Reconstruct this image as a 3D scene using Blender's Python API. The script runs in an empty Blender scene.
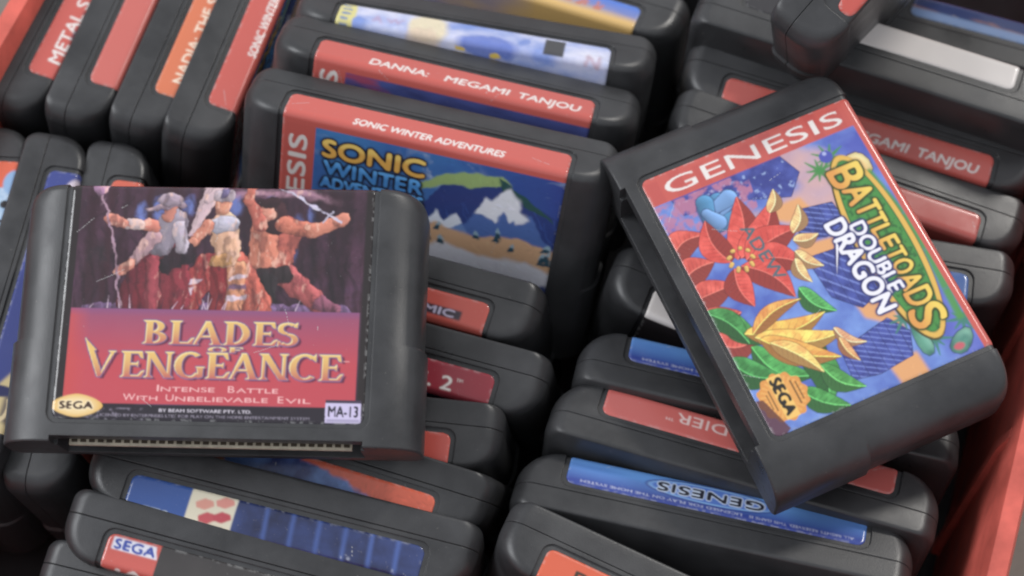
import bpy, bmesh, math, numpy as np
from mathutils import Matrix, Vector
S = bpy.context.scene
RNG = np.random.default_rng(7)

# ---------------------------------------------------------------- camera
P = math.radians(62); D = .491
cam = bpy.data.cameras.new('camera'); co = bpy.data.objects.new('camera', cam)
S.collection.objects.link(co); S.camera = co
co.location = (0, -D*math.cos(P), .075 + D*math.sin(P))
co.rotation_euler = (math.radians(90)-P, 0, 0)
cam.sensor_width = 36; cam.lens = 1800/1024*36
cam.clip_start = .01; cam.clip_end = 50
cam.dof.use_dof = True; cam.dof.focus_distance = .475; cam.dof.aperture_fstop = 10
# ---------------------------------------------------------------- light
S.view_settings.view_transform = 'Standard'; S.view_settings.look = 'None'
S.view_settings.exposure = 0.0; S.view_settings.gamma = 1
w = bpy.data.worlds.new('World'); S.world = w; w.use_nodes = True
w.node_tree.nodes['Background'].inputs[0].default_value = (.92, .95, 1, 1)
w.node_tree.nodes['Background'].inputs[1].default_value = .70
def area(name, loc, size, power, col, aim=(0, 0, .07)):
    l = bpy.data.lights.new(name, 'AREA'); l.shape = 'DISK'; l.size = size; l.energy = power; l.color = col
    o = bpy.data.objects.new(name, l); S.collection.objects.link(o); o.location = loc
    o.rotation_euler = (Vector(aim)-Vector(loc)).to_track_quat('-Z', 'Y').to_euler()
area('key_lamp', (1.05, 1.05, 1.45), .28, 17, (1, .96, .9))
area('soft_lamp', (-1.0, .1, .95), .7, 11, (.95, .97, 1))
try:
    S.cycles.filter_width = 2.0; S.cycles.use_denoising = True
except Exception: pass

# ---------------------------------------------------------------- materials
def mat(name):
    m = bpy.data.materials.new(name); m.use_nodes = True
    nt = m.node_tree; return m, nt, nt.nodes['Principled BSDF']
def nd(nt, t, **k):
    n = nt.nodes.new(t)
    for a, b in k.items():
        if a in n.inputs: n.inputs[a].default_value = b
        else: setattr(n, a, b)
    return n
def ramp(nt, src, stops):
    r = nt.nodes.new('ShaderNodeValToRGB'); nt.links.new(src, r.inputs[0])
    e = r.color_ramp.elements
    while len(e) < len(stops): e.new(.5)
    for q, (p, c) in zip(e, stops): q.position = p; q.color = (*c, 1) if len(c) == 3 else c
    return r.outputs[0]
def plastic(name, base, rough=.42, spec=.5, dust=1.0):
    m, nt, b = mat(name); L = nt.links.new
    tc = nt.nodes.new('ShaderNodeTexCoord'); oi = nt.nodes.new('ShaderNodeObjectInfo')
    add = nd(nt, 'ShaderNodeVectorMath', operation='ADD'); L(tc.outputs['Object'], add.inputs[0]); 
    sc = nd(nt, 'ShaderNodeVectorMath', operation='SCALE'); sc.inputs[3].default_value = 3.0
    L(oi.outputs['Location'], sc.inputs[0]); L(sc.outputs[0], add.inputs[1]); V = add.outputs[0]
    n1 = nd(nt, 'ShaderNodeTexNoise', Scale=60, Detail=6, Roughness=.6); L(V, n1.inputs['Vector'])
    n2 = nd(nt, 'ShaderNodeTexNoise', Scale=3500, Detail=2); L(V, n2.inputs['Vector'])
    n3 = nd(nt, 'ShaderNodeTexNoise', Scale=900, Detail=3, Roughness=.7); L(V, n3.inputs['Vector'])
    # base with faint grime and pale dust specks
    g = ramp(nt, n1.outputs[0], [(.28, tuple(c*.68 for c in base)), (.72, tuple(c*1.4 for c in base))])
    spk = ramp(nt, n3.outputs[0], [(.70, (0, 0, 0)), (.78, (1, 1, 1))])
    mx = nt.nodes.new('ShaderNodeMix'); mx.data_type = 'RGBA'
    ml = nd(nt, 'ShaderNodeMath', operation='MULTIPLY'); L(spk, ml.inputs[0]); ml.inputs[1].default_value = .55*dust
    L(ml.outputs[0], mx.inputs[0]); L(g, mx.inputs[6]); mx.inputs[7].default_value = (.28, .26, .24, 1)
    L(mx.outputs[2], b.inputs['Base Color'])
    rr = nd(nt, 'ShaderNodeMapRange'); L(n1.outputs[0], rr.inputs[0]); rr.inputs[1].default_value = .3; rr.inputs[2].default_value = .7
    rr.inputs[3].default_value = rough-.1; rr.inputs[4].default_value = rough+.12
    L(rr.outputs[0], b.inputs['Roughness'])
    b.inputs['Specular IOR Level'].default_value = spec
    bv = nd(nt, 'ShaderNodeBevel', samples=4); bv.inputs['Radius'].default_value = .00045
    bp = nd(nt, 'ShaderNodeBump', Strength=.5, Distance=.00008); L(n2.outputs[0], bp.inputs['Height']); L(bv.outputs[0], bp.inputs['Normal'])
    L(bp.outputs[0], b.inputs['Normal'])
    return m
M_black = plastic('black_plastic', (.035, .0355, .038), .37)
M_floor_shade = plastic('shade_dark_floor', (.02, .02, .022), .6, .3)  # crate floor coloured near black to stand in for shade between cartridges
M_red = plastic('red_crate_plastic', (.54, .105, .08), .45, .4, .6)
def label_mat():
    m, nt, b = mat('printed_label'); L = nt.links.new
    a = nd(nt, 'ShaderNodeAttribute', attribute_name='print')
    tc = nt.nodes.new('ShaderNodeTexCoord')
    n1 = nd(nt, 'ShaderNodeTexNoise', Scale=90, Detail=5); L(tc.outputs['Object'], n1.inputs['Vector'])
    n2 = nd(nt, 'ShaderNodeTexNoise', Scale=1300, Detail=3, Roughness=.7); L(tc.outputs['Object'], n2.inputs['Vector'])
    spk = ramp(nt, n2.outputs[0], [(.69, (0, 0, 0)), (.76, (1, 1, 1))])
    ml = nd(nt, 'ShaderNodeMath', operation='MULTIPLY'); L(spk, ml.inputs[0]); ml.inputs[1].default_value = .4
    mx = nt.nodes.new('ShaderNodeMix'); mx.data_type = 'RGBA'
    L(ml.outputs[0], mx.inputs[0]); L(a.outputs['Color'], mx.inputs[6]); mx.inputs[7].default_value = (.5, .47, .45, 1)
    L(mx.outputs[2], b.inputs['Base Color'])
    rr = nd(nt, 'ShaderNodeMapRange'); L(n1.outputs[0], rr.inputs[0]); rr.inputs[1].default_value = .3; rr.inputs[2].default_value = .7
    rr.inputs[3].default_value = .13; rr.inputs[4].default_value = .26
    L(rr.outputs[0], b.inputs['Roughness']); b.inputs['Specular IOR Level'].default_value = .5
    bp = nd(nt, 'ShaderNodeBump', Strength=.12, Distance=.0002); L(n1.outputs[0], bp.inputs['Height']); L(bp.outputs[0], b.inputs['Normal'])
    return m
M_label = label_mat()
def simple(name, c, rough=.5, metal=0):
    m, nt, b = mat(name); b.inputs['Base Color'].default_value = (*c, 1); b.inputs['Roughness'].default_value = rough
    b.inputs['Metallic'].default_value = metal
    tc = nt.nodes.new('ShaderNodeTexCoord'); n = nd(nt, 'ShaderNodeTexNoise', Scale=400, Detail=4); nt.links.new(tc.outputs['Object'], n.inputs['Vector'])
    r = ramp(nt, n.outputs[0], [(.3, tuple(x*.75 for x in c)), (.7, tuple(min(1, x*1.2) for x in c))]); nt.links.new(r, b.inputs['Base Color'])
    return m
M_pcb = simple('circuit_board_edge', (.46, .41, .32), .5)
M_contact = simple('dark_contacts', (.06, .045, .03), .35)
M_dark = simple('dark_inside', (.012, .012, .013), .7)

# ---------------------------------------------------------------- cartridge solids (millimetres in, metres out)
MM = .001; H = 70.; HW = 55.0; FR = -11.; BK = 8.; SEAM = 1.0
def front_outline():
    pts = [(HW, SEAM+.0)]
    n = 18
    for i in range(n+1):
        a = i/n*math.pi/2
        pts.append((41.5+(HW-41.5)*math.cos(a)**(2/2.25), -.3-(10.7)*math.sin(a)**(2/2.25)))
    L = [(-x, y) for x, y in reversed(pts)]
    return pts + L          # right seam -> front -> left seam
def back_outline():
    pts = [(HW, SEAM+.18)]; r = 3.0
    for i in range(7):
        a = i/6*math.pi/2
        pts.append((HW-r+r*math.cos(a), BK-r+r*math.sin(a)))
    L = [(-x, y) for x, y in reversed(pts)]
    return pts + L
def shell(outline, ymain, name):
    rs = 6.2; rf = 2.2 if ymain < 0 else .9
    levels = [(0, .5, .5), (.5, 0, 0), (26.5, 0, 0), (27.2, -1, 0)]   # z, side inset, face inset (side -1: step)
    levels = [(0., .4, .3), (.4, 0., 0.), (27., 0., 0.), (27.6, .9, 0.), (H-rs, .9, 0.)]
    zs = sorted(set([H-rs+rs*math.sin(k/12*math.pi/2) for k in range(1, 13)] + [H-rf+rf*math.sin(k/6*math.pi/2) for k in range(0, 7)]))
    for z in zs:
        t = max(0, (z-(H-rs))/rs); ix = .9+rs*.86*(1-math.sqrt(max(0, 1-t*t)))
        t2 = max(0, (z-(H-rf))/rf); iy = rf*(1-math.sqrt(max(0, 1-t2*t2)))
        levels.append((z, ix, iy))
    bm = bmesh.new(); rings = []
    dep = abs(ymain-SEAM)
    for z, ix, iy in levels:
        ring = []
        for x, y in outline:
            ax = abs(x)
            nx = 41.5+(ax-41.5)*(HW-41.5-ix)/(HW-41.5) if ax > 41.5 else ax
            ny = y
            if abs(y-ymain) < dep-.3: ny = SEAM+(y-SEAM)*(dep-iy)/dep
            ring.append(bm.verts.new((math.copysign(nx, x)*MM, ny*MM, z*MM)))
        rings.append(ring)
    n = len(outline)
    for a, b in zip(rings, rings[1:]):
        for i in range(n):
            j = (i+1) % n
            bm.faces.new((a[i], a[j], b[j], b[i]))
    bm.faces.new(rings[0]); bm.faces.new(rings[-1])
    bmesh.ops.recalc_face_normals(bm, faces=bm.faces)
    me = bpy.data.meshes.new(name); bm.to_mesh(me); bm.free()
    return bpy.data.objects.new(name, me)
# label path: v from the rear edge of the spine, over the bend, down the face
RB = 1.7; ARC = math.pi/2*RB; SP = 7.3
def path(v, h=0.):
    """v (mm) -> y, z (mm) of the recess floor, lifted by h along the normal"""
    if v < SP: return (-1.5-v, H-.5+h)
    if v < SP+ARC:
        a = (v-SP)/RB
        return (-8.8-(RB+h)*math.sin(a), (H-.5-RB)+(RB+h)*math.cos(a))
    return (-8.8-RB-h, H-.5-RB-(v-SP-ARC))
VMAX = SP+ARC+61.9      # bottom of label on the face
def vrows(v0, v1, step):
    r = list(np.arange(v0, v1, step)) + [v1]
    return r
def strip_solid(hw, v0, v1, rad, h0, h1, step, name):
    """closed slab following the path with rounded corners"""
    rows = []
    ang = [k/6*math.pi/2 for k in range(7)]
    for a in ang: rows.append((v0+rad*(1-math.cos(a)), hw-rad*(1-math.sin(a))))
    mids = [v for v in [SP+ARC*k/8 for k in range(9)]+[SP*.5] if v0+rad < v < v1-rad]
    for v in sorted(mids): rows.append((v, hw))
    for a in reversed(ang): rows.append((v1-rad*(1-math.cos(a)), hw-rad*(1-math.sin(a))))
    bm = bmesh.new(); lay = []
    for h in (h0, h1):
        L = []
        for v, u in rows:
            y, z = path(v, h); L.append((bm.verts.new((-u*MM, y*MM, z*MM)), bm.verts.new((u*MM, y*MM, z*MM))))
        lay.append(L)
    a, b = lay
    for i in range(len(rows)-1):
        bm.faces.new((a[i][0], a[i][1], a[i+1][1], a[i+1][0])); bm.faces.new((b[i][0], b[i+1][0], b[i+1][1], b[i][1]))
        for s in (0, 1): bm.faces.new((a[i][s], a[i+1][s], b[i+1][s], b[i][s]))
    for i in (0, -1): bm.faces.new((a[i][0], a[i][1], b[i][1], b[i][0]))
    bmesh.ops.recalc_face_normals(bm, faces=bm.faces)
    me = bpy.data.meshes.new(name); bm.to_mesh(me); bm.free()
    return bpy.data.objects.new(name, me)
def box_ob(x0, x1, y0, y1, z0, z1, name='box'):
    bm = bmesh.new(); bmesh.ops.create_cube(bm, size=1)
    for v in bm.verts:
        v.co = Vector((((x0+x1)/2+v.co.x*(x1-x0)), ((y0+y1)/2+v.co.y*(y1-y0)), ((z0+z1)/2+v.co.z*(z1-z0))))*MM
    me = bpy.data.meshes.new(name); bm.to_mesh(me); bm.free()
    return bpy.data.objects.new(name, me)
def boolean(o, cutters, name, sharp=28):
    tmp = [o]+cutters
    for t in tmp: S.collection.objects.link(t)
    for c in cutters:
        m = o.modifiers.new('b', 'BOOLEAN'); m.operation = 'DIFFERENCE'; m.object = c; m.solver = 'EXACT'
    dg = bpy.context.evaluated_depsgraph_get(); dg.update()
    me = bpy.data.meshes.new_from_object(o.evaluated_get(dg)); me.name = name
    for t in tmp: bpy.data.objects.remove(t)
    me.polygons.foreach_set('use_smooth', [True]*len(me.polygons)); me.set_sharp_from_angle(angle=math.radians(sharp))
    return me
recess = strip_solid(41.9, -1.3, VMAX+1.1, 3.0, 0., 5., 1, 'c1')
pocket = box_ob(-39.5, 39.5, -6.5, 4.5, -3, 9, 'c2')
me_front = boolean(shell(front_outline(), FR, 'f'), [recess, pocket, box_ob(-40.5, 40.5, -20, -6, -2, 1.5, 'c4')], 'front_shell')
pocket = box_ob(-39.5, 39.5, -6.5, 4.5, -3, 9, 'c3')
grooves = [box_ob(-30, 30, BK-.5, BK+2, 12+6*k, 13.2+6*k, 'g') for k in range(3)]
me_back = boolean(shell(back_outline(), BK, 'b'), [pocket]+grooves, 'back_shell')
for me in (me_front, me_back): me.materials.append(M_black)
# circuit board with a row of contacts
bm = bmesh.new()
def bbox(bm, x0, x1, y0, y1, z0, z1, mi=0):
    g = bmesh.ops.create_cube(bm, size=1)
    for v in g['verts']:
        v.co = Vector(((x0+x1)/2+v.co.x*(x1-x0), (y0+y1)/2+v.co.y*(y1-y0), (z0+z1)/2+v.co.z*(z1-z0)))*MM
    for f in {f for v in g['verts'] for f in v.link_faces}: f.material_index = mi
bbox(bm, -37, 37, -4.3, -2.9, .35, 9.0, 0)
for k in range(32): bbox(bm, -35.6+k*2.3-.75, -35.6+k*2.3+.75, -4.55, -4.2, 1.05, 8, 1)
me_board = bpy.data.meshes.new('circuit_board'); bm.to_mesh(me_board); bm.free()
me_board.materials.append(M_pcb); me_board.materials.append(M_contact)

# ---------------------------------------------------------------- print canvas: the artwork printed on each label, in mm
def lin(c):
    c = np.asarray(c, float)/255.
    return np.where(c <= .04045, c/12.92, ((c+.055)/1.055)**2.4)
_fc = {}
def glyphs(s, bold):
    k = (s, bold)
    if k in _fc: return _fc[k]
    cu = bpy.data.curves.new('t', 'FONT'); cu.body = s; cu.size = 1; cu.offset = bold; cu.resolution_u = 4; cu.fill_mode = 'NONE'
    o = bpy.data.objects.new('t', cu); S.collection.objects.link(o)
    dg = bpy.context.evaluated_depsgraph_get(); dg.update()
    me = bpy.data.meshes.new_from_object(o.evaluated_get(dg))
    V = np.array([v.co[:2] for v in me.vertices]); nb = {}
    for e in me.edges:
        a, b = e.vertices; nb.setdefault(a, []).append(b); nb.setdefault(b, []).append(a)
    loops = []; seen = set()
    for st in nb:
        if st in seen: continue
        lp = [st]; seen.add(st); c = st
        while True:
            n = [q for q in nb[c] if q not in seen]
            if not n: break
            c = n[0]; seen.add(c); lp.append(c)
        loops.append(lp)
    bpy.data.objects.remove(o); bpy.data.curves.remove(cu); bpy.data.meshes.remove(me)
    _fc[k] = (V, loops); return _fc[k]
def adv(s, h): return glyphs(s, 0.)[0][:, 0].max()*h/glyphs('H', 0.)[0][:, 1].max()
PX = 10  # canvas pixels per mm
class Canvas:
    def __init__(s, col, vmax=72.):
        s.W = 81*PX; s.H = int(vmax*PX)
        s.a = np.empty((s.H, s.W, 3)); s.a[:] = col
        s.v, s.u = np.mgrid[0:s.H, 0:s.W]/PX
    def put(s, m, col, al=1.):
        m = np.clip(m, 0, 1)[..., None]*al
        s.a = s.a*(1-m)+np.asarray(col, float)*m if not (isinstance(col, np.ndarray) and col.ndim == 3) else s.a*(1-m)+col*m
    def mask(s, polys):
        """even-odd scanline fill of polygons given in mm"""
        m = np.zeros((s.H, s.W), bool)
        for pts in polys:
            p = np.array(pts)*PX; x0, y0 = p.T; x1, y1 = np.roll(p, -1, 0).T
            lo = max(0, int(math.floor(y0.min()))); hi = min(s.H-1, int(math.ceil(y0.max())))
            for r in range(lo, hi+1):
                yc = r+.5; k = (y0 <= yc) != (y1 <= yc)
                if not k.any(): continue
                xs = np.sort(x0[k]+(yc-y0[k])/(y1[k]-y0[k])*(x1[k]-x0[k]))
                for a, b in zip(xs[::2], xs[1::2]):
                    a = int(max(0, round(a))); b = int(min(s.W, round(b)))
                    if b > a: m[r, a:b] ^= True
        return m.astype(float)
    def blur(s, m, r):
        r = int(round(r*PX))
        if r < 1: return m
        for ax in (0, 1):
            for _ in range(2):
                c = np.cumsum(np.concatenate([np.repeat(np.take(m, [0], ax), r+1, ax), m, np.repeat(np.take(m, [-1], ax), r, ax)], ax), ax)
                n = m.shape[ax]
                m = (np.take(c, range(2*r+1, 2*r+1+n), ax)-np.take(c, range(0, n), ax))/(2*r+1)
        return m
    def poly(s, pts, col, al=1., soft=0.):
        m = s.mask([pts])
        s.put(s.blur(m, soft) if soft else m, col, al)
    def rect(s, u0, v0, u1, v1, col, al=1., soft=0.): s.poly([(u0, v0), (u1, v0), (u1, v1), (u0, v1)], col, al, soft)
    def ell(s, u, v, ru, rv, col, al=1., soft=.15, rot=0.):
        c, d = math.cos(rot), math.sin(rot); x = (s.u-u)*c+(s.v-v)*d; y = -(s.u-u)*d+(s.v-v)*c
        q = np.sqrt((x/ru)**2+(y/rv)**2); s.put((1-q)*min(ru, rv)/max(soft, .1)+.5, col, al)
    def noise(s, sc, seed, su=1., sv=1., oct=4):
        r = np.random.default_rng(seed); o = np.zeros((s.H, s.W)); amp = 1; tot = 0
        for k in range(oct):
            gu = s.u/(sc*su)*(2**k)+3; gv = s.v/(sc*sv)*(2**k)+3
            G = r.random((int(gv.max())+3, int(gu.max())+3))
            iu = gu.astype(int); iv = gv.astype(int); fu = gu-iu; fv = gv-iv; fu = fu*fu*(3-2*fu); fv = fv*fv*(3-2*fv)
            o += amp*((G[iv, iu]*(1-fu)+G[iv, iu+1]*fu)*(1-fv)+(G[iv+1, iu]*(1-fu)+G[iv+1, iu+1]*fu)*fv); tot += amp; amp *= .55
        return o/tot
    def tmask(s, txt, u, v, h, wd=None, bold=0.0, shear=0., rot=0.):
        """text mask: (u, v) = left end of the baseline, h = capital height, rot degrees anticlockwise"""
        V, T = glyphs(txt, bold); V = V.copy(); capH = glyphs('H', bold)[0][:, 1].max()
        x0 = V[:, 0].min(); V[:, 0] -= x0; V[:, 1] /= capH
        V[:, 0] *= (wd/V[:, 0].max() if wd else h/capH); V[:, 1] *= h
        V[:, 0] += shear*V[:, 1]
        c, d = math.cos(math.radians(rot)), math.sin(math.radians(rot))
        X = u+V[:, 0]*c-V[:, 1]*d; Y = v-(V[:, 0]*d+V[:, 1]*c)
        p = np.stack([X, Y], 1)
        m = s.mask([p[l] for l in T if len(l) > 2]); r = bold*h*1.5*PX
        if r > .45: 
            r = max(1, int(round(r))); m = np.clip((s.blur(m, r/PX)-.16)*6, 0, 1)
        return m
    def text(s, txt, u, v, h, col, wd=None, bold=0.0, shear=0., rot=0., al=1., out=None, outw=.3, soft=0):
        m = s.tmask(txt, u, v, h, wd, bold, shear, rot)
        if out is not None: s.put(s.blur(m, outw)*4, out)
        s.put(s.blur(m, soft) if soft else m, col, al)
        return m
    def limb(s, p0, p1, r0, r1, c, ink=(40, 20, 30), o=.22, g=1.):
        R_ = max(r0, r1)+o+.3; x0, x1 = min(p0[0], p1[0])-R_, max(p0[0], p1[0])+R_; y0, y1 = min(p0[1], p1[1])-R_, max(p0[1], p1[1])+R_
        a, b, e, f = max(0, int(x0*PX)), min(s.W, int(x1*PX)), max(0, int(y0*PX)), min(s.H, int(y1*PX))
        if b <= a or f <= e: return
        U = s.u[e:f, a:b]; V = s.v[e:f, a:b]; dx, dy = p1[0]-p0[0], p1[1]-p0[1]; l2 = dx*dx+dy*dy+1e-9
        t = np.clip(((U-p0[0])*dx+(V-p0[1])*dy)/l2, 0, 1); qx = U-p0[0]-t*dx; qy = V-p0[1]-t*dy; r = r0+(r1-r0)*t
        d = np.hypot(qx, qy); ins = r-d; li = np.clip((-.55*qx-.75*qy)/r, -1, 1)
        A = s.a[e:f, a:b]; m = np.clip((ins+o)*PX*.5+.5, 0, 1)[..., None]*.85; A = A*(1-m)+lin(ink)*m
        k = (np.clip(.72+.42*g*li, .25, 1.15)+.35*np.clip(li-.45, 0, 1)*g)[..., None]
        m = np.clip(ins*PX*.5+.5, 0, 1)[..., None]; s.a[e:f, a:b] = A*(1-m)+np.clip(lin(c)*k*1.15, 0, .9)*m
    def leaf(s, p0, p1, w, c, bend=.15, ink=(18, 52, 30)):
        p0 = np.array(p0, float); p1 = np.array(p1, float); d = p1-p0; n = np.array([-d[1], d[0]]); L_ = np.hypot(*d)
        ts = np.linspace(0, 1, 22); mid = [p0+d*t+n*bend*math.sin(math.pi*t) for t in ts]; hw = [w*math.sin(math.pi*t**.75)**.9 for t in ts]; nn = n/L_
        poly_ = [tuple(m_+nn*h) for m_, h in zip(mid, hw)]+[tuple(m_-nn*h) for m_, h in zip(mid[::-1], hw[::-1])]
        m = s.mask([poly_]); s.put(s.dil(m, .14), lin(ink), .9); s.put(m, lin(c))
        up = s.mask([[tuple(m_+nn*h) for m_, h in zip(mid, hw)]+[tuple(q) for q in mid[::-1]]])
        s.put(up, lin(tuple(q*.68 for q in c)), .9); s.put(np.clip(m-up, 0, 1)*np.clip(s.noise(2, int(L_*97) % 991)*2-.7, 0, 1), lin(tuple(min(255, q*1.35+15) for q in c)), .8)
        for k in range(2, 20, 2):
            for sg in (1, -1): s.line([tuple(mid[k]), tuple(mid[min(21, k+2)]+nn*hw[min(21, k+2)]*sg*.8)], .16, lin(ink), .6, .0, .05)
        s.line([tuple(q) for q in mid], .25, lin(tuple(min(255, q*1.5+30) for q in c)), .9)
    def warp(s, reg, amt, sc, seed, lo=(0, 0)):
        du = (s.noise(sc, seed, oct=3)-.5)*amt*2; dv = (s.noise(sc, seed+1, oct=3)-.5)*amt*2
        iu = np.clip(((s.u+du)*PX).astype(int), int(lo[0]*PX), s.W-1); iv = np.clip(((s.v+dv)*PX).astype(int), int(lo[1]*PX), s.H-1)
        s.put(reg, s.a[iv, iu])
    def brush(s, box, n, ln, wd, seed, jit=.25, al=.8, hue=.05):
        r = np.random.default_rng(seed); base = s.a.copy(); u0, v0, u1, v1 = [int(q*PX) for q in box]
        g = s.a.mean(2); gy, gx = np.gradient(s.blur(g, .6)); fld = s.noise(9, seed+5)*6.3
        for _ in range(n):
            x = int(r.integers(u0, u1)); y = int(r.integers(v0, v1))
            if not (0 <= x < s.W and 0 <= y < s.H): continue
            e = math.hypot(gx[y, x], gy[y, x]); a = math.atan2(gx[y, x], -gy[y, x]) if e > .0015 else fld[y, x]
            L_ = ln*PX*r.uniform(.5, 1.3); W_ = wd*PX*r.uniform(.5, 1.3); R_ = int(L_)+2
            xa, xb, ya, yb = max(u0, x-R_), min(u1, x+R_), max(v0, y-R_), min(v1, y+R_)
            yy, xx = np.mgrid[ya:yb, xa:xb]; c, d = math.cos(a), math.sin(a)
            p = (xx-x)*c+(yy-y)*d; q = -(xx-x)*d+(yy-y)*c+.015*p*p/PX
            m = np.clip(1.3-np.sqrt((p/L_)**2+(q/W_)**2)*1.3, 0, 1)[..., None]*al
            col = base[y, x]*(1+jit*r.uniform(-1, 1))*(1+hue*r.uniform(-1, 1, 3))
            s.a[ya:yb, xa:xb] = s.a[ya:yb, xa:xb]*(1-m)+col*m
    def dil(s, m, r): return np.clip(s.blur(m, r)*5, 0, 1)
    def line(s, pts, wd, col, al=1., soft=0., wd2=None):
        for i, (a, b) in enumerate(zip(pts, pts[1:])):
            a = np.array(a, float); b = np.array(b, float); d = b-a; n = np.array([-d[1], d[0]])/max(1e-6, np.hypot(*d))/2
            w2 = wd if wd2 is None else wd2
            s.poly([tuple(a+n*wd), tuple(b+n*w2), tuple(b-n*w2), tuple(a-n*wd)], col, al, soft)

def curve_pts(cx, cy, rx, ry, a0, a1, n=14):
    return [(cx+rx*math.cos(math.radians(a0+(a1-a0)*i/n)), cy+ry*math.sin(math.radians(a0+(a1-a0)*i/n))) for i in range(n+1)]
def band(cx, cy, ro, ryo, ri, ryi, a0, a1): return curve_pts(cx, cy, ro, ryo, a0, a1)+curve_pts(cx, cy, ri, ryi, a1, a0)
def stem(x0, x1): return [(x0-.1, 0), (x1+.1, 0), (x1, .1), (x1, .9), (x1+.1, 1), (x0-.1, 1), (x0, .9), (x0, .1)]
SERIF = {
 'B': (.78, [stem(.14, .34), band(.34, .74, .34, .26, .14, .19, 90, -90), band(.34, .27, .42, .27, .2, .19, 90, -90)]),
 'L': (.72, [stem(.14, .34), [(.3, 0), (.72, 0), (.8, .3), (.7, .26), (.6, .09), (.3, .09)]]),
 'A': (.86, [[(-.02, 0), (.22, 0), (.15, .06), (.46, .82), (.42, 1), (.38, 1), (.06, .06)], [(.36, 1), (.52, 1), (.82, .08), (.92, 0), (.5, 0), (.6, .08)], [(.2, .3), (.66, .3), (.64, .38), (.24, .38)]]),
 'D': (.86, [stem(.14, .34), band(.34, .5, .48, .5, .26, .4, 90, -90)]),
 'E': (.72, [stem(.14, .34), [(.3, 0), (.7, 0), (.78, .28), (.68, .24), (.58, .09), (.3, .09)], [(.3, .46), (.52, .46), (.58, .38), (.58, .64), (.52, .55), (.3, .55)], [(.3, .91), (.56, .91), (.64, .76), (.72, .72), (.68, 1), (.3, 1)]]),
 'F': (.68, [stem(.14, .34), [(.3, .46), (.52, .46), (.58, .38), (.58, .64), (.52, .55), (.3, .55)], [(.3, .91), (.56, .91), (.64, .76), (.72, .72), (.68, 1), (.3, 1)]]),
 'S': (.68, [band(.34, .74, .3, .26, .13, .16, 40, 270), band(.34, .27, .32, .27, .13, .17, 90, -140), [(.5, .82), (.62, .78), (.64, 1.02), (.56, .95)], [(.06, .24), (.16, .18), (.12, .02), (.04, -.02)]]),
 'O': (.86, [curve_pts(.42, .5, .42, .52, 0, 360, 30)+curve_pts(.42, .5, .22, .42, 360, 0, 30)]),
 'N': (.92, [stem(.12, .22), stem(.72, .82), [(.08, 1), (.3, 1), (.82, 0), (.72, 0), (.62, .05)]]),
 'G': (.88, [band(.46, .5, .46, .52, .24, .42, 50, 318), [(.62, .45), (.92, .45), (.86, .38), (.86, .06), (.7, .0), (.68, .38)]]),
 'C': (.82, [band(.46, .5, .46, .52, .24, .42, 48, 312), [(.66, .84), (.8, .7), (.8, 1.04), (.72, .95)]]),
 'V': (1.0, [[(-.06, 1.5), (.3, 1.02), (.24, 1.0), (.48, .26), (.46, 0), (.38, 0), (.08, .98)], [(.42, 0), (.48, 0), (.84, .92), (.92, 1), (.66, 1), (.74, .92)]]),
}
def serif_mask(C, txt, u, v, h, wd):
    tot = sum(SERIF[c][0] for c in txt); k = wd/tot; x = u; m = np.zeros((C.H, C.W))
    for c in txt:
        for pl in SERIF[c][1]: m = np.maximum(m, C.mask([[(x+px*k, v-py*h) for px, py in pl]]))
        x += SERIF[c][0]*k
    return m
RED = lin((204, 80, 68)); WHT = lin((226, 218, 214)); BLK = lin((25, 20, 24))
def mixc(a, b, t): t = np.clip(t, 0, 1)[..., None]; return np.asarray(a)*(1-t)+np.asarray(b)*t

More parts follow.
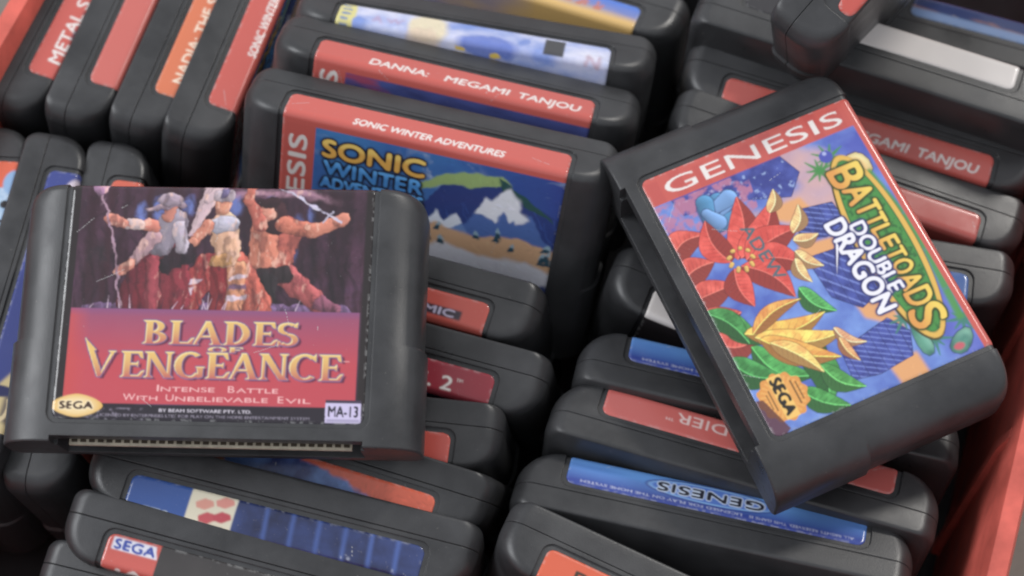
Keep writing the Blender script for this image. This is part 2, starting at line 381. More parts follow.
# generic red label with a title on the spine and an upright word strip on the face
def red_base(seed):
    C = Canvas(RED); C.put(C.noise(14, seed)*.25, RED*.75)
    return C
def frosty():
    """red border, blue winter picture"""
    C = red_base(1)
    C.text('SONIC WINTER ADVENTURES', 19.5, 8.0, 2.4, WHT, 43, .03, .2)
    C.text('GENESIS', 7.3, 63, 5.0, WHT, 48, .03, 0, 90)
    m = C.mask([[(9.6, 11.4), (81, 11.4), (81, 72), (9.6, 72)]])
    n = C.noise(16, 3); n2 = C.noise(5, 4, 1.6, .8)
    sky = mixc(mixc(lin((24, 84, 170)), lin((40, 130, 200)), n*1.6-.3), lin((20, 60, 150)), (C.u-40)/40)
    C.put(m, sky)
    fl = m*np.clip((C.noise(7, 9)-.55)*5, 0, 1)*np.clip(1-np.hypot((C.u-46)/14, (C.v-16)/9), 0, 1)*1.6
    C.put(fl, lin((190, 205, 225)))
    # dark blue mountains, snow and sand coloured mounds
    C.poly([(40, 34), (46, 22), (52, 17), (58, 15), (66, 18), (81, 26), (81, 72), (30, 72), (34, 46)], lin((24, 54, 130)), 1, .1)
    C.poly([(40, 23), (45, 18.5), (56, 14.2), (63, 14.0), (66, 17), (55, 19.5), (46, 21.5), (41, 25)], lin((150, 180, 105)), 1, .2)
    C.poly([(62, 14.2), (66, 17.2), (74, 22), (80, 27), (72, 23.6), (64, 19)], lin((25, 80, 80)), 1, .1)
    for i in range(60):
        r = np.random.default_rng(50+i).random(4); C.line([(40+40*r[0], 24+40*r[1]), (43+40*r[0], 28+40*r[1]+4*r[2])], .25, lin((40, 90, 180)), .6)
    C.poly([(52, 40), (60, 22), (63, 24), (66, 19.5), (70, 27), (73, 26), (81, 38), (81, 44), (50, 44)], lin((60, 100, 175)), 1, .15)
    C.poly([(57, 29), (60, 22), (63, 24), (66, 19.5), (70, 27), (67.5, 30), (65.5, 26.5), (63, 31), (60.5, 28)], lin((224, 228, 240)), 1, .25)
    C.poly([(40, 40), (46, 31), (49, 34), (52, 30), (56, 37), (60, 41)], lin((90, 130, 195)), 1, .2)
    C.poly([(43.5, 35), (46, 31), (49, 34), (52, 30), (54, 33.5), (51, 36), (48.5, 36.5), (46, 37)], lin((215, 222, 238)), 1, .25)
    C.poly([(36, 40), (46, 35), (58, 37.5), (70, 34), (81, 37), (81, 46), (70, 47), (52, 46), (36, 50)], lin((212, 164, 120)), 1, .3)
    C.poly([(36, 46), (50, 41.5), (60, 44), (74, 42), (81, 45), (81, 50), (60, 54), (36, 54)], lin((216, 216, 228)), 1, .5)
    C.poly([(58, 27), (66, 17.5), (73, 28), (70, 29.5), (66, 26), (62, 30)], lin((226, 229, 240)), 1, .3)
    for k in range(14):
        r = np.random.default_rng(760+k).random(3); u, v = 38+43*r[0], 30+12*r[1]; h = 2.2+2*r[2]
        C.poly([(u-1.2, v+h), (u, v), (u+1.2, v+h)], lin((22, 70, 90)), 1, .1); C.poly([(u-.9, v+h*.5), (u, v-.3), (u+.9, v+h*.5)], lin((150, 185, 205)), .8, .1)
    C.put(m*np.clip((C.noise(10, 285, 2.2, .5)-.56)*6, 0, 1)*np.clip((22-C.v)/8, 0, 1), lin((170, 195, 228)), .7)
    C.warp(m, 1.2, 5, 280, (9.8, 11.7)); C.brush((9.7, 11.5, 81, 60), 1500, 1.3, .35, 281, .18, .7, .05)
    C.rect(-1, -1, 82, 11.4, RED); C.text('SONIC WINTER ADVENTURES', 19.5, 8.0, 2.4, WHT, 43, .03, .2)
    k = lin((15, 18, 40))
    for tx, u, v, h, wd, c in (('SONIC', 12.0, 20.6, 5.8, 29.5, (240, 178, 50)), ('WINTER', 12.6, 26.8, 4.8, 29, (35, 140, 220)), ('ADVENTURES', 12, 31.6, 3.8, 30, (35, 140, 220))):
        mm = C.tmask(tx, u, v, h, wd, .045); C.put(C.dil(mm, .55), k); C.put(mm, lin(c))
        C.put(mm*np.clip((v-h*.55-C.v)/1.5, 0, 1), lin(tuple(min(255, q+35) for q in c)))
    return C
def danna():
    C = red_base(2)
    C.text('DANNA:', 15.5, 7.4, 2.9, WHT, 17.0, .022, .2); C.text('MEGAMI', 37.5, 7.4, 2.9, WHT, 18.5, .022, .2); C.text('TANJOU', 58.8, 7.4, 2.9, WHT, 18, .022, .2)
    C.text('GENESIS', 7.3, 58, 5.0, WHT, 46, .03, 0, 90)
    m = C.mask([[(9.6, 11.6), (81, 11.6), (81, 72), (9.6, 72)]]); n = C.noise(9, 12, 2, .7)
    C.put(m, mixc(lin((30, 30, 80)), lin((60, 75, 150)), n*2-.5)); C.put(m*np.clip((C.noise(6, 15, 2.5, .6)-.58)*6, 0, 1), lin((170, 45, 70)), .8)
    return C
def metal():
    C = red_base(3); C.text('METAL S', 5, 8.2, 3.8, WHT, 23, .02, .1)
    C.put(np.clip((C.noise(3, 20)-.5)*6, 0, 1)*np.clip((C.v-7)/1, 0, 1)*np.clip((C.u-12)/3, 0, 1), lin((60, 50, 80)), .9)
    C.put(np.clip((C.noise(3, 21)-.6)*8, 0, 1)*np.clip((C.v-7)/1, 0, 1)*np.clip((C.u-12)/3, 0, 1), lin((220, 150, 60)), .9)
    return C
def plain(c, seed):
    C = Canvas(lin(c)); C.put(C.noise(20, seed)*.3, lin(c)*.8); return C
def nadia():
    C = plain((220, 110, 60), 5)
    C.text('NADIA: THE SECRET', 5, 7.4, 3.3, lin((240, 215, 190)), 47, .03, 0); return C
def vertical_red(seed, txt):
    C = red_base(seed); return C
def orange_blue():
    C = plain((120, 165, 210), 6); C.rect(72, 0, 81, 72, lin((225, 90, 45)), 1, .3)
    C.put(np.clip((C.noise(6, 33)-.5)*4, 0, 1)*(C.u < 72), lin((175, 200, 225)))
    C.ell(66.5, 7, 1.3, 1.3, BLK); C.text('E', 52, 8, 6, BLK, 7, .03); C.ell(74, 8, 4, 3, lin((130, 170, 215)), 1, .6)
    C.line([(61, 2), (61, 9)], .7, BLK); C.line([(61, 5), (56, 5)], .6, BLK); return C
def blue_yellow():
    C = plain((44, 60, 140), 7); C.ell(74, 9, 5, 3.2, lin((205, 190, 205)), 1, .8)
    C.poly([(0, 2), (14, 3.5), (22, 9), (30, 5), (40, 10), (40, 14), (0, 14)], lin((214, 190, 130)), 1, .4); C.poly([(4, 6), (12, 6), (18, 12), (0, 12)], lin((60, 50, 70)), .8, .4)
    C.ell(12, 4, 1.7, 4.5, lin((25, 30, 90)), 1, .4); C.text('C', 3, 8, 5, lin((225, 200, 150)), 7, .02); return C
def sunset_strip():
    C = Canvas(lin((80, 130, 210))); n = C.noise(12, 40, 2, .8)
    C.a = mixc(mixc(lin((215, 175, 105)), lin((60, 110, 200)), np.clip((C.u-40)/14*0+n*1.6-.2, 0, 1)), lin((60, 115, 215)), np.clip((C.u-48-C.v*2)/10, 0, 1)*np.clip((6-C.v)/5, 0, 1))
    C.put(np.clip((C.v-4.5)/3, 0, 1)*np.clip((C.u-30)/20, 0, 1), lin((225, 180, 95)))
    for i in range(9):
        u = 30+i*4.6; r = np.random.default_rng(i).random(8)
        for j in range(4): C.line([(u+3*r[j], 2.4+j), (u+3*r[j+3]-1, 5.5)], .8, lin((205, 110, 70)), .85, .2)
    return C
def pale_lilac():
    C = Canvas(lin((160, 178, 225))); n = C.noise(9, 50, 1.4, .8)
    C.a = mixc(lin((110, 140, 215)), lin((215, 215, 235)), n*2-.5)
    C.put(np.clip((C.noise(5, 51)-.5)*5, 0, 1)*np.clip(1-abs(C.u-52)/14, 0, 1), lin((90, 125, 205)))
    C.rect(0, 0, 5, 72, lin((215, 205, 120)), 1, .2)
    for k in range(12): C.rect(1, .8+k*2.1, 3.4, 1.7+k*2.1, lin((105, 130, 175)), 1, .2)
    C.ell(27, 5, 6, 6, lin((222, 208, 175)), 1, 2); C.ell(26, 10, 5, 4, lin((215, 190, 165)), .8, 1.5)
    C.ell(45, 9, 9, 4.2, lin((80, 110, 200)), .9, 1.5); C.ell(37, 11.3, 1.6, .8, lin((225, 190, 60))); C.ell(48, 11.7, 1.6, .9, lin((225, 190, 60)))
    C.text('A W', 10, 7, 3, lin((175, 150, 190)), 9, .03, soft=.3); C.text('N', 74, 10, 4, lin((185, 160, 180)), 4, .03, soft=.3)
    C.warp(np.ones_like(C.u), 1., 4, 55); C.brush((5, 0, 81, 14), 700, 1., .3, 56, .15, .8, .05)
    C.rect(61.5, 1.2, 67.5, 8.6, lin((62, 62, 66)), 1, .1)
    return C
def pill():
    C = plain((200, 74, 58), 8); C.rect(45, 4.4, 74, 7.2, lin((50, 36, 52)), 1, .15)
    C.text('PROCEMIC', 46, 6.8, 2.1, lin((180, 170, 200)), 26, .02); return C
def crimson():
    C = Canvas(lin((165, 22, 48))); C.put(C.noise(12, 60)*.4, lin((120, 15, 40))); C.put(np.clip((C.v-9.6)/.8, 0, 1), lin((45, 50, 120)))
    C.text('VS. 2', 55, 7.4, 3.8, WHT, 15.0, .02); C.text('TM', 70.8, 4.4, .9, WHT, 1.8, .01); return C
def flame():
    C = Canvas(lin((40, 70, 150))); n = C.noise(7, 70)
    C.a = mixc(lin((30, 50, 120)), lin((90, 140, 215)), n*2-.5)
    C.put(np.clip((C.noise(5, 71)-.62)*8, 0, 1)*np.clip((C.v-4)/2, 0, 1), lin((215, 190, 90)))
    C.put(np.clip((C.noise(4, 72)-.62)*8, 0, 1)*np.clip((C.v-5)/2, 0, 1), lin((60, 40, 50)))
    C.poly([(0, 0), (14, 0), (12, 12), (0, 20)], lin((200, 205, 225)), 1, .4)
    C.poly([(14, 0), (24, 0), (21, 8), (13, 10)], lin((215, 100, 60)), 1, .4)
    C.poly([(37, -1), (81, -1), (81, 13), (76, 10.5), (68, 7), (60, 4.4), (50, 2.4), (42, 1.2)], lin((222, 88, 50)), 1, .3)
    C.poly([(80, 6), (81, 14), (70, 11)], lin((220, 100, 100)), 1, .3)
    C.warp(np.ones_like(C.u), 1.6, 4, 75); C.brush((0, 0, 81, 14), 900, 1., .3, 76, .3, .8, .08)
    return C
def diamonds():
    C = Canvas(lin((35, 85, 165))); C.put(C.noise(14, 80)*.4, lin((25, 65, 140)))
    m = (C.u > 29.5).astype(float); C.put(m, mixc(lin((22, 34, 78)), lin((40, 62, 125)), C.noise(6, 81)*2-.4))
    for k in range(6): C.put(np.clip(1-abs(C.u-(38+7.2*k)-(C.v-4)*.1)/1.1, 0, 1), lin((60, 95, 175)), .8)
    C.rect(16.8, -1, 29.5, 9.8, lin((228, 218, 190)), 1, .1)
    for du, dv, c in ((0, 0, (226, 150, 130)), (5.2, -1.6, (226, 140, 125)), (1.6, 3.4, (205, 70, 80)), (5.4, 2.4, (200, 60, 75))):
        u, v = 19.5+du, 3.4+dv; C.poly([(u-1, v), (u+1.2, v-1.5), (u+3.6, v-1.3), (u+4.2, v), (u+2, v+1.5), (u-.4, v+1.4)], lin(c), 1, .1)
    C.rect(20.5, 8.3, 27.5, 8.8, lin((60, 50, 60)), .8)
    C.text('ETS', 5.2, 9.6, 1.8, lin((200, 210, 210)), 7, .02)
    C.put(np.clip((C.noise(2, 84)-.7)*8, 0, 1)*(C.u > 52)*(C.v > 7), lin((200, 205, 225)), .8)
    return C
def red_charcoal():
    C = Canvas(lin((62, 58, 58))); C.put(C.noise(5, 90)*.4, lin((40, 38, 40))); C.rect(0, -1, 14.5, 73, RED, 1, .05)
    C.poly([(1.6, .8), (13.2, .8), (14.2, 4.1), (1.6, 4.1)], lin((222, 222, 235)), 1, .1)
    C.text('SEGA', 2.2, 3.75, 2.5, lin((40, 70, 170)), 11.3, .05); C.text('GENESIS', 11, 60, 7, WHT, 51.5, .03, 0, 90); return C
def blue_oval():
    C = Canvas(lin((45, 90, 185)))
    n = C.noise(10, 100, 3, .6); C.a = mixc(mixc(lin((28, 52, 150)), lin((80, 150, 225)), np.clip((C.v-1.5)/4.5, 0, 1)), lin((35, 85, 180)), n-.25)
    C.put(np.clip((C.v-9.5)/.8, 0, 1), lin((120, 90, 150)))
    C.ell(42, 5.2, 17.8, 3.2, lin((25, 50, 140)), 1, .2); C.ell(42, 5.2, 17.1, 2.75, lin((120, 175, 235)), 1, .2); C.ell(42, 5.2, 16.2, 2.3, lin((60, 110, 200)), 1, .2)
    mm = C.tmask('GENESIS', 27.5, 6.5, 2.6, 29, .05); C.put(C.dil(mm, .25), lin((200, 215, 240))); C.put(mm, lin((14, 16, 40)))
    t = 'ALL RIGHTS RESERVED. THIS GAME IS LICENSED FOR PLAY ON THE HOME SYSTEM'
    C.text(t[:33], 3, 1.9, .75, lin((215, 220, 240)), 28, .0, al=.8); C.text(t[34:], 33, 1.9, .75, lin((215, 220, 240)), 44, 0, al=.8)
    return C
def pink_soldier():
    C = plain((212, 92, 84), 9); C.text('X SOLDIER', 27, 6.9, 3.1, lin((235, 205, 200)), 34, .0); C.text('TM', 61.6, 4.6, .9, lin((235, 205, 200)), 2.2, .01); return C
def dark_orange():
    C = plain((222, 84, 34), 10); C.text('DARK', 9, 7.2, 4.4, lin((55, 45, 28)), 21, .02); return C
def white_label():
    C = plain((226, 218, 214), 11); C.put(np.clip((C.v-9.6)/.3, 0, 1), lin((45, 38, 42))); return C
def white_end_label():
    C = white_label(); C.rect(50, -1, 82, 73, lin((50, 48, 52)), 1, .1); return C
def blue_label():
    C = plain((60, 110, 190), 12); return C
def navy():
    C = plain((40, 60, 120), 13); C.put(np.clip((C.noise(5, 111, 3, .6)-.5)*6, 0, 1), lin((190, 120, 70)), .7); C.put(np.clip((4-C.v), 0, 1), lin((120, 150, 200))); return C

def smooth(p, it=3):
    p = [tuple(q) for q in p]
    for _ in range(it):
        o = []
        for a, b in zip(p, p[1:]+p[:1]):
            o += [(a[0]*.75+b[0]*.25, a[1]*.75+b[1]*.25), (a[0]*.25+b[0]*.75, a[1]*.25+b[1]*.75)]
        p = o
    return p
def forest_battle():
    C = Canvas(lin((52, 28, 40)))
    n = C.noise(9, 200); n2 = C.noise(3, 201, .6, 2.4); n3 = C.noise(22, 202)
    C.a = mixc(lin((40, 22, 34)), lin((84, 48, 74)), n*1.5-.25)
    C.put(np.clip((n2-.5)*3, 0, 1)*.5, lin((28, 16, 34)))
    C.put(np.clip((C.noise(10, 205, 1.6, .6)-.5)*4, 0, 1)*np.clip((C.v-32)/8, 0, 1), lin((118, 72, 128)), .7)
    # gaps of sky between the trunks
    for x, y, rx, ry in ((16.4, 15.8, 4, 7), (20.2, 19.1, 5, 10), (37.0, 13.4, 7, 9), (40.6, 11.4, 5, 6), (49.4, 13.5, 6, 8), (57.1, 15.0, 7, 12), (61.8, 16.0, 6, 9), (27.7, 12.2, 5, 5), (21.2, 24.8, 4, 9)):
        u, v = x, y
        C.ell(u, v, rx*.27, ry*.3, lin((95, 120, 195)), .85, 1.2)
    for x in (7.2, 11.0, 15.2, 23.8, 33.7, 46.3, 53.8, 60.2, 66.2, 70.5, 75.3):
        u = x; r = np.random.default_rng(int(x)).random(4)
        C.line([(u, 4), (u+r[0]*2-1, 28), (u+r[1]*3-1.5, 46)], 1.6+2*r[2], lin((34+20*r[3], 18, 32)), .85, .5)
        for k in range(5):
            q = np.random.default_rng(int(x)*7+k).random(3); v_ = 10+q[0]*22; C.line([(u, v_), (u+(q[1]-.5)*9, v_-4*q[2]-1)], .5, lin((40, 22, 36)), .8, .2)
    C.poly([(8.1, 12.6),(19.8, 8.5),(33.4, 9.3),(43.1, 11.9),(30.8, 10.5),(20.0, 10.4)], lin((200, 150, 175)), .7, .5)
    # generic group of robed travellers in warm colours
    def Lb(*p, **k): C.limb(*p, o=.1, **k)
    for k in range(16):
        r = np.random.default_rng(400+k).random(4); u = 3+74*r[0]; Lb((u, 41.5+r[1]), (u+3+4*r[2], 41+2*r[3]), 1.0+r[1], .7+r[2], (120, 92, 138), g=1.3)
    Lb((22, 33), (13, 40.5), 3.4, 2.2, (196, 92, 92)); Lb((13, 40), (8.5, 41.5), 2.0, 1.2, (150, 84, 110))
    Lb((29, 33), (31, 41), 3.2, 2.2, (150, 62, 62)); Lb((24, 21), (27, 31), 5.2, 4.6, (206, 104, 84)); Lb((29, 20), (29, 29), 3.6, 3.6, (222, 132, 100))
    Lb((23, 32), (30, 34), 2.2, 2.6, (52, 42, 46)); Lb((27, 34), (26, 38.5), 2.4, 1.4, (46, 40, 44))
    Lb((27.5, 14.2), (26, 18), 3.4, 3.6, (62, 32, 40)); Lb((28.2, 14.6), (28.4, 15.8), 2.0, 1.8, (226, 150, 122)); Lb((26.6, 12.2), (29.6, 12.8), 1.5, 1.3, (52, 26, 34))
    Lb((24, 18.6), (16, 20), 2.3, 2.0, (216, 122, 92)); Lb((16, 20), (9, 17.4), 2.0, 1.4, (228, 140, 108)); Lb((9.4, 17.2), (7.6, 16.4), 1.5, 1.3, (226, 142, 112))
    Lb((30, 18.6), (33.5, 12), 1.9, 1.5, (206, 104, 84)); Lb((33.5, 12), (32.6, 7.5), 1.5, 1.3, (214, 116, 92))
    C.line([(8.5, 17.5), (14, 14.5), (26, 7.8)], .75, lin((196, 198, 220)), 1, .05, .35); C.line([(10.8, 14.4), (13.6, 18)], .7, lin((180, 180, 200)), 1, .05)
    # middle traveller: pale hair, cream tunic, red and gold skirts
    for q in ((44, 9, 47.6, 19), (43, 9, 46.4, 16), (42, 8.6, 48.4, 22), (41, 8, 45, 12)): Lb(q[:2], q[2:], 1.6, .8, (222, 196, 202))
    Lb((36, 30), (30, 41), 3.8, 4.2, (206, 98, 76)); Lb((43, 30), (49.5, 41), 3.4, 4.4, (178, 56, 56)); Lb((39, 29), (38, 41), 3.4, 4.2, (158, 36, 46)); Lb((35.4, 31), (35.6, 41), 2.6, 2.2, (232, 158, 110))
    for k in range(3): C.poly([(32.8, 32.5+2.6*k), (37.6, 33.2+2.6*k), (37.8, 34.4+2.6*k), (33, 33.8+2.6*k)], lin((222, 212, 228) if k != 1 else (104, 78, 118)), .9, .1)
    for k in range(2): C.poly([(44.6+k*1.6, 33.4+3*k), (48+k*1.4, 34+3*k), (48.8+k*1.4, 36+3*k), (45.6+k*1.6, 35.6+3*k)], lin((214, 204, 222)), .85, .1)
    Lb((39.6, 19.5), (38.4, 27.5), 4.0, 3.2, (240, 190, 148)); Lb((38.2, 28.4), (41.6, 28.8), 1.8, 1.8, (214, 160, 90))
    Lb((37.4, 18.6), (41.8, 18.9), 1.9, 2.0, (196, 200, 216)); Lb((40.4, 12.6), (40.4, 14.6), 2.2, 1.9, (226, 152, 116)); Lb((38.8, 10.8), (42, 10.8), 1.4, 1.4, (198, 186, 196)); Lb((40.3, 9), (40.4, 10.2), 1.0, 1.0, (120, 110, 160))
    Lb((43.6, 18.6), (48, 24), 1.5, 1.3, (216, 134, 104)); Lb((48, 24), (51, 26.6), 1.3, 1.1, (222, 146, 116))
    # right traveller: grey shawl, crimson robe, staff
    Lb((56, 26), (60.5, 40), 5.2, 5.6, (128, 26, 46)); Lb((52.6, 27), (51.5, 40), 3.6, 4.2, (150, 40, 58)); Lb((58, 29), (57.4, 41), 1.6, 2.0, (176, 62, 78)); Lb((63, 32), (65, 41), 1.8, 1.8, (110, 24, 44))
    Lb((50, 27), (54, 30), 3.0, 2.4, (44, 30, 42)); Lb((53.4, 18.6), (56.4, 24.4), 4.0, 3.6, (150, 144, 160)); Lb((51.6, 20), (50.2, 26), 1.9, 1.3, (192, 186, 200)); Lb((58.4, 23), (65, 31), 2.2, 1.2, (186, 150, 158))
    Lb((54.2, 14.2), (54.6, 16.6), 2.1, 1.7, (206, 130, 108)); Lb((50.8, 13.4), (60, 14.8), .8, .7, (160, 140, 156)); Lb((53, 12), (56.4, 12.2), 1.9, 1.5, (172, 156, 172))
    Lb((58.4, 19.6), (66.5, 18.6), 1.7, 1.4, (222, 132, 108)); Lb((62.5, 19.1), (65, 18.8), 1.7, 1.6, (214, 196, 196)); Lb((66.5, 18.6), (70.6, 17.8), 1.3, 1.3, (226, 140, 116)); Lb((64, 30), (67, 32.5), 1.4, 1.2, (222, 140, 116))
    C.line([(73.4, 10.6), (70.2, 19), (67.6, 30), (65.8, 42)], .6, lin((170, 138, 158)), 1, .05); Lb((73.6, 8.4), (73.6, 9.4), 2.2, 1.8, (196, 146, 190), g=1.4)
    reg = ((C.v < 42.3) & (C.v > 1)).astype(float)
    C.warp(reg, .9, 2.4, 220); C.brush((2.8, 1, 78.6, 42.2), 1800, 1.2, .34, 223, .3, .75, .08)
    fold = np.clip((np.sin(C.u*2.1+C.noise(6, 228)*9+C.v*.35)*.5+.5-.55)*3, 0, 1)*reg*np.clip((C.v-20)/8, 0, 1)
    C.put(fold, C.a*.55, .8)
    C.put(np.clip((C.noise(1.7, 226, .8, 1.6)-.6)*8, 0, 1)*np.clip((C.a[..., 0]-.22)*4, 0, 1)*reg, lin((244, 200, 172)), .6)
    C.put(np.clip((C.noise(2.4, 229, .8, 1.6)-.55)*6, 0, 1)*reg, lin((52, 22, 36)), .5)
    C.brush((2.8, 1, 78.6, 42.2), 2600, .6, .15, 224, .3, .7, .08)
    C.put(reg, C.a*np.array([.95, .82, .85]), .8)
    for k in range(26):
        r = np.random.default_rng(820+k).random(4); u = 6+70*r[0]; C.line([(u, 42.2), (u+(r[1]-.5)*3, 41-3.5*r[2])], .35, lin((206, 176, 196) if k % 2 else (52, 28, 48)), .75, .05, .08)
    x0, x1 = int(2.8*PX), int(78.4*PX); yb = int(42.3*PX); C.a[:yb, x0:x1] = C.a[:yb, x0:x1][:, ::-1].copy()
    # title panel
    ed = C.mask([[(2.6, 42.3), (78.6, 42.3), (78.6, 67.6), (2.6, 67.6)]])
    t = (C.v-42.3)/14
    C.put(ed, mixc(mixc(lin((146, 66, 104)), lin((192, 52, 68)), t), lin((200, 54, 50)), (8-C.u)/7))
    C.put(ed*np.clip(1-(C.v-42.3)/2, 0, 1)*.5, lin((120, 70, 130)))
    C.put(np.clip((2.6-C.u)/.3, 0, 1)+np.clip((C.u-78.8)/.3, 0, 1), lin((30, 20, 22)))
    C.put(np.clip((C.v-67.6)/.3, 0, 1), lin((28, 18, 34)))
    def title(txt, u, v, h, wd):
        m = serif_mask(C, txt, u, v, h, wd)
        sh = np.roll(m, (5, 9), (0, 1)); C.put(C.blur(sh, .1), lin((92, 24, 62)), .95)
        C.put(C.dil(m, .22), lin((120, 92, 140)))
        k = np.clip((C.v-(v-h))/h, 0, 1)
        C.put(m, mixc(lin((226, 182, 88)), lin((192, 84, 80)), k**1.5))
        C.put(np.clip(m-np.roll(m, (3, 3), (0, 1)), 0, 1), lin((240, 220, 150)), .7)
    title('BLADES', 21.6, 51.6, 6.3, 41.5)
    title('OF', 39.5, 53.6, 1.4, 9.0)
    title('VENGEANCE', 7.6, 60.6, 6.9, 67)
    C.line([(75, 55.4), (76.6, 55.4)], .25, lin((230, 160, 160)))
    pk = lin((238, 172, 172))
    for tx, u, v, wd in (('INTENSE', 27, 64.2, 15), ('BATTLE', 45.5, 64.2, 13), ('WITH', 18.3, 66.7, 9), ('UNBELIEVABLE', 29.5, 66.7, 26.5), ('EVIL', 58.6, 66.7, 8.5)):
        w0 = adv(tx[0], 1.7)*1.25; C.text(tx[0], u, v, 1.7, pk, w0, .01); C.text(tx[1:], u+w0+.5, v, 1.2, pk, wd-w0-.5, .015)
    C.text('BY BEAM SOFTWARE PTY. LTD.', 28, 69.6, .8, lin((220, 210, 225)), 24, .01)
    C.text('LICENSED BY ENTERPRISES LTD. FOR PLAY ON THE HOME ENTERTAINMENT SYSTEM', 12, 71.0, .7, lin((150, 140, 160)), 55, .0, al=.9)
    C.put(np.clip((C.noise(.8, 222)-.62)*8, 0, 1)*(C.v > 68.6)*(C.u > 8)*(C.u < 24), lin((130, 120, 140)), .7)
    # gold oval and rating box
    us = C.u-6.3; vs = C.v-68.3
    C.put(((abs(us)/6.9)**1.35+(abs(vs)/3.1)**1.7 < 1).astype(float), lin((222, 170, 62)))
    C.ell(6.3, 68.3, 5.2, 2.5, lin((238, 214, 160)), .7, 1.4)
    mm = C.tmask('SEGA', 1.9, 69.2, 1.9, 8.8, .06); C.put(C.dil(mm, .2), lin((250, 230, 190)), .6); C.put(mm, lin((70, 45, 30)))
    C.rect(71.0, 65.6, 80.2, 71.6, lin((196, 184, 222)), 1, .03); C.rect(71.0, 65.6, 80.2, 66.4, lin((60, 45, 70)))
    C.rect(71.4, 70.6, 79.8, 71.3, lin((150, 140, 175)), .8)
    C.text('MA-13', 71.8, 70.0, 2.8, lin((24, 20, 40)), 7.6, .018)
    return C

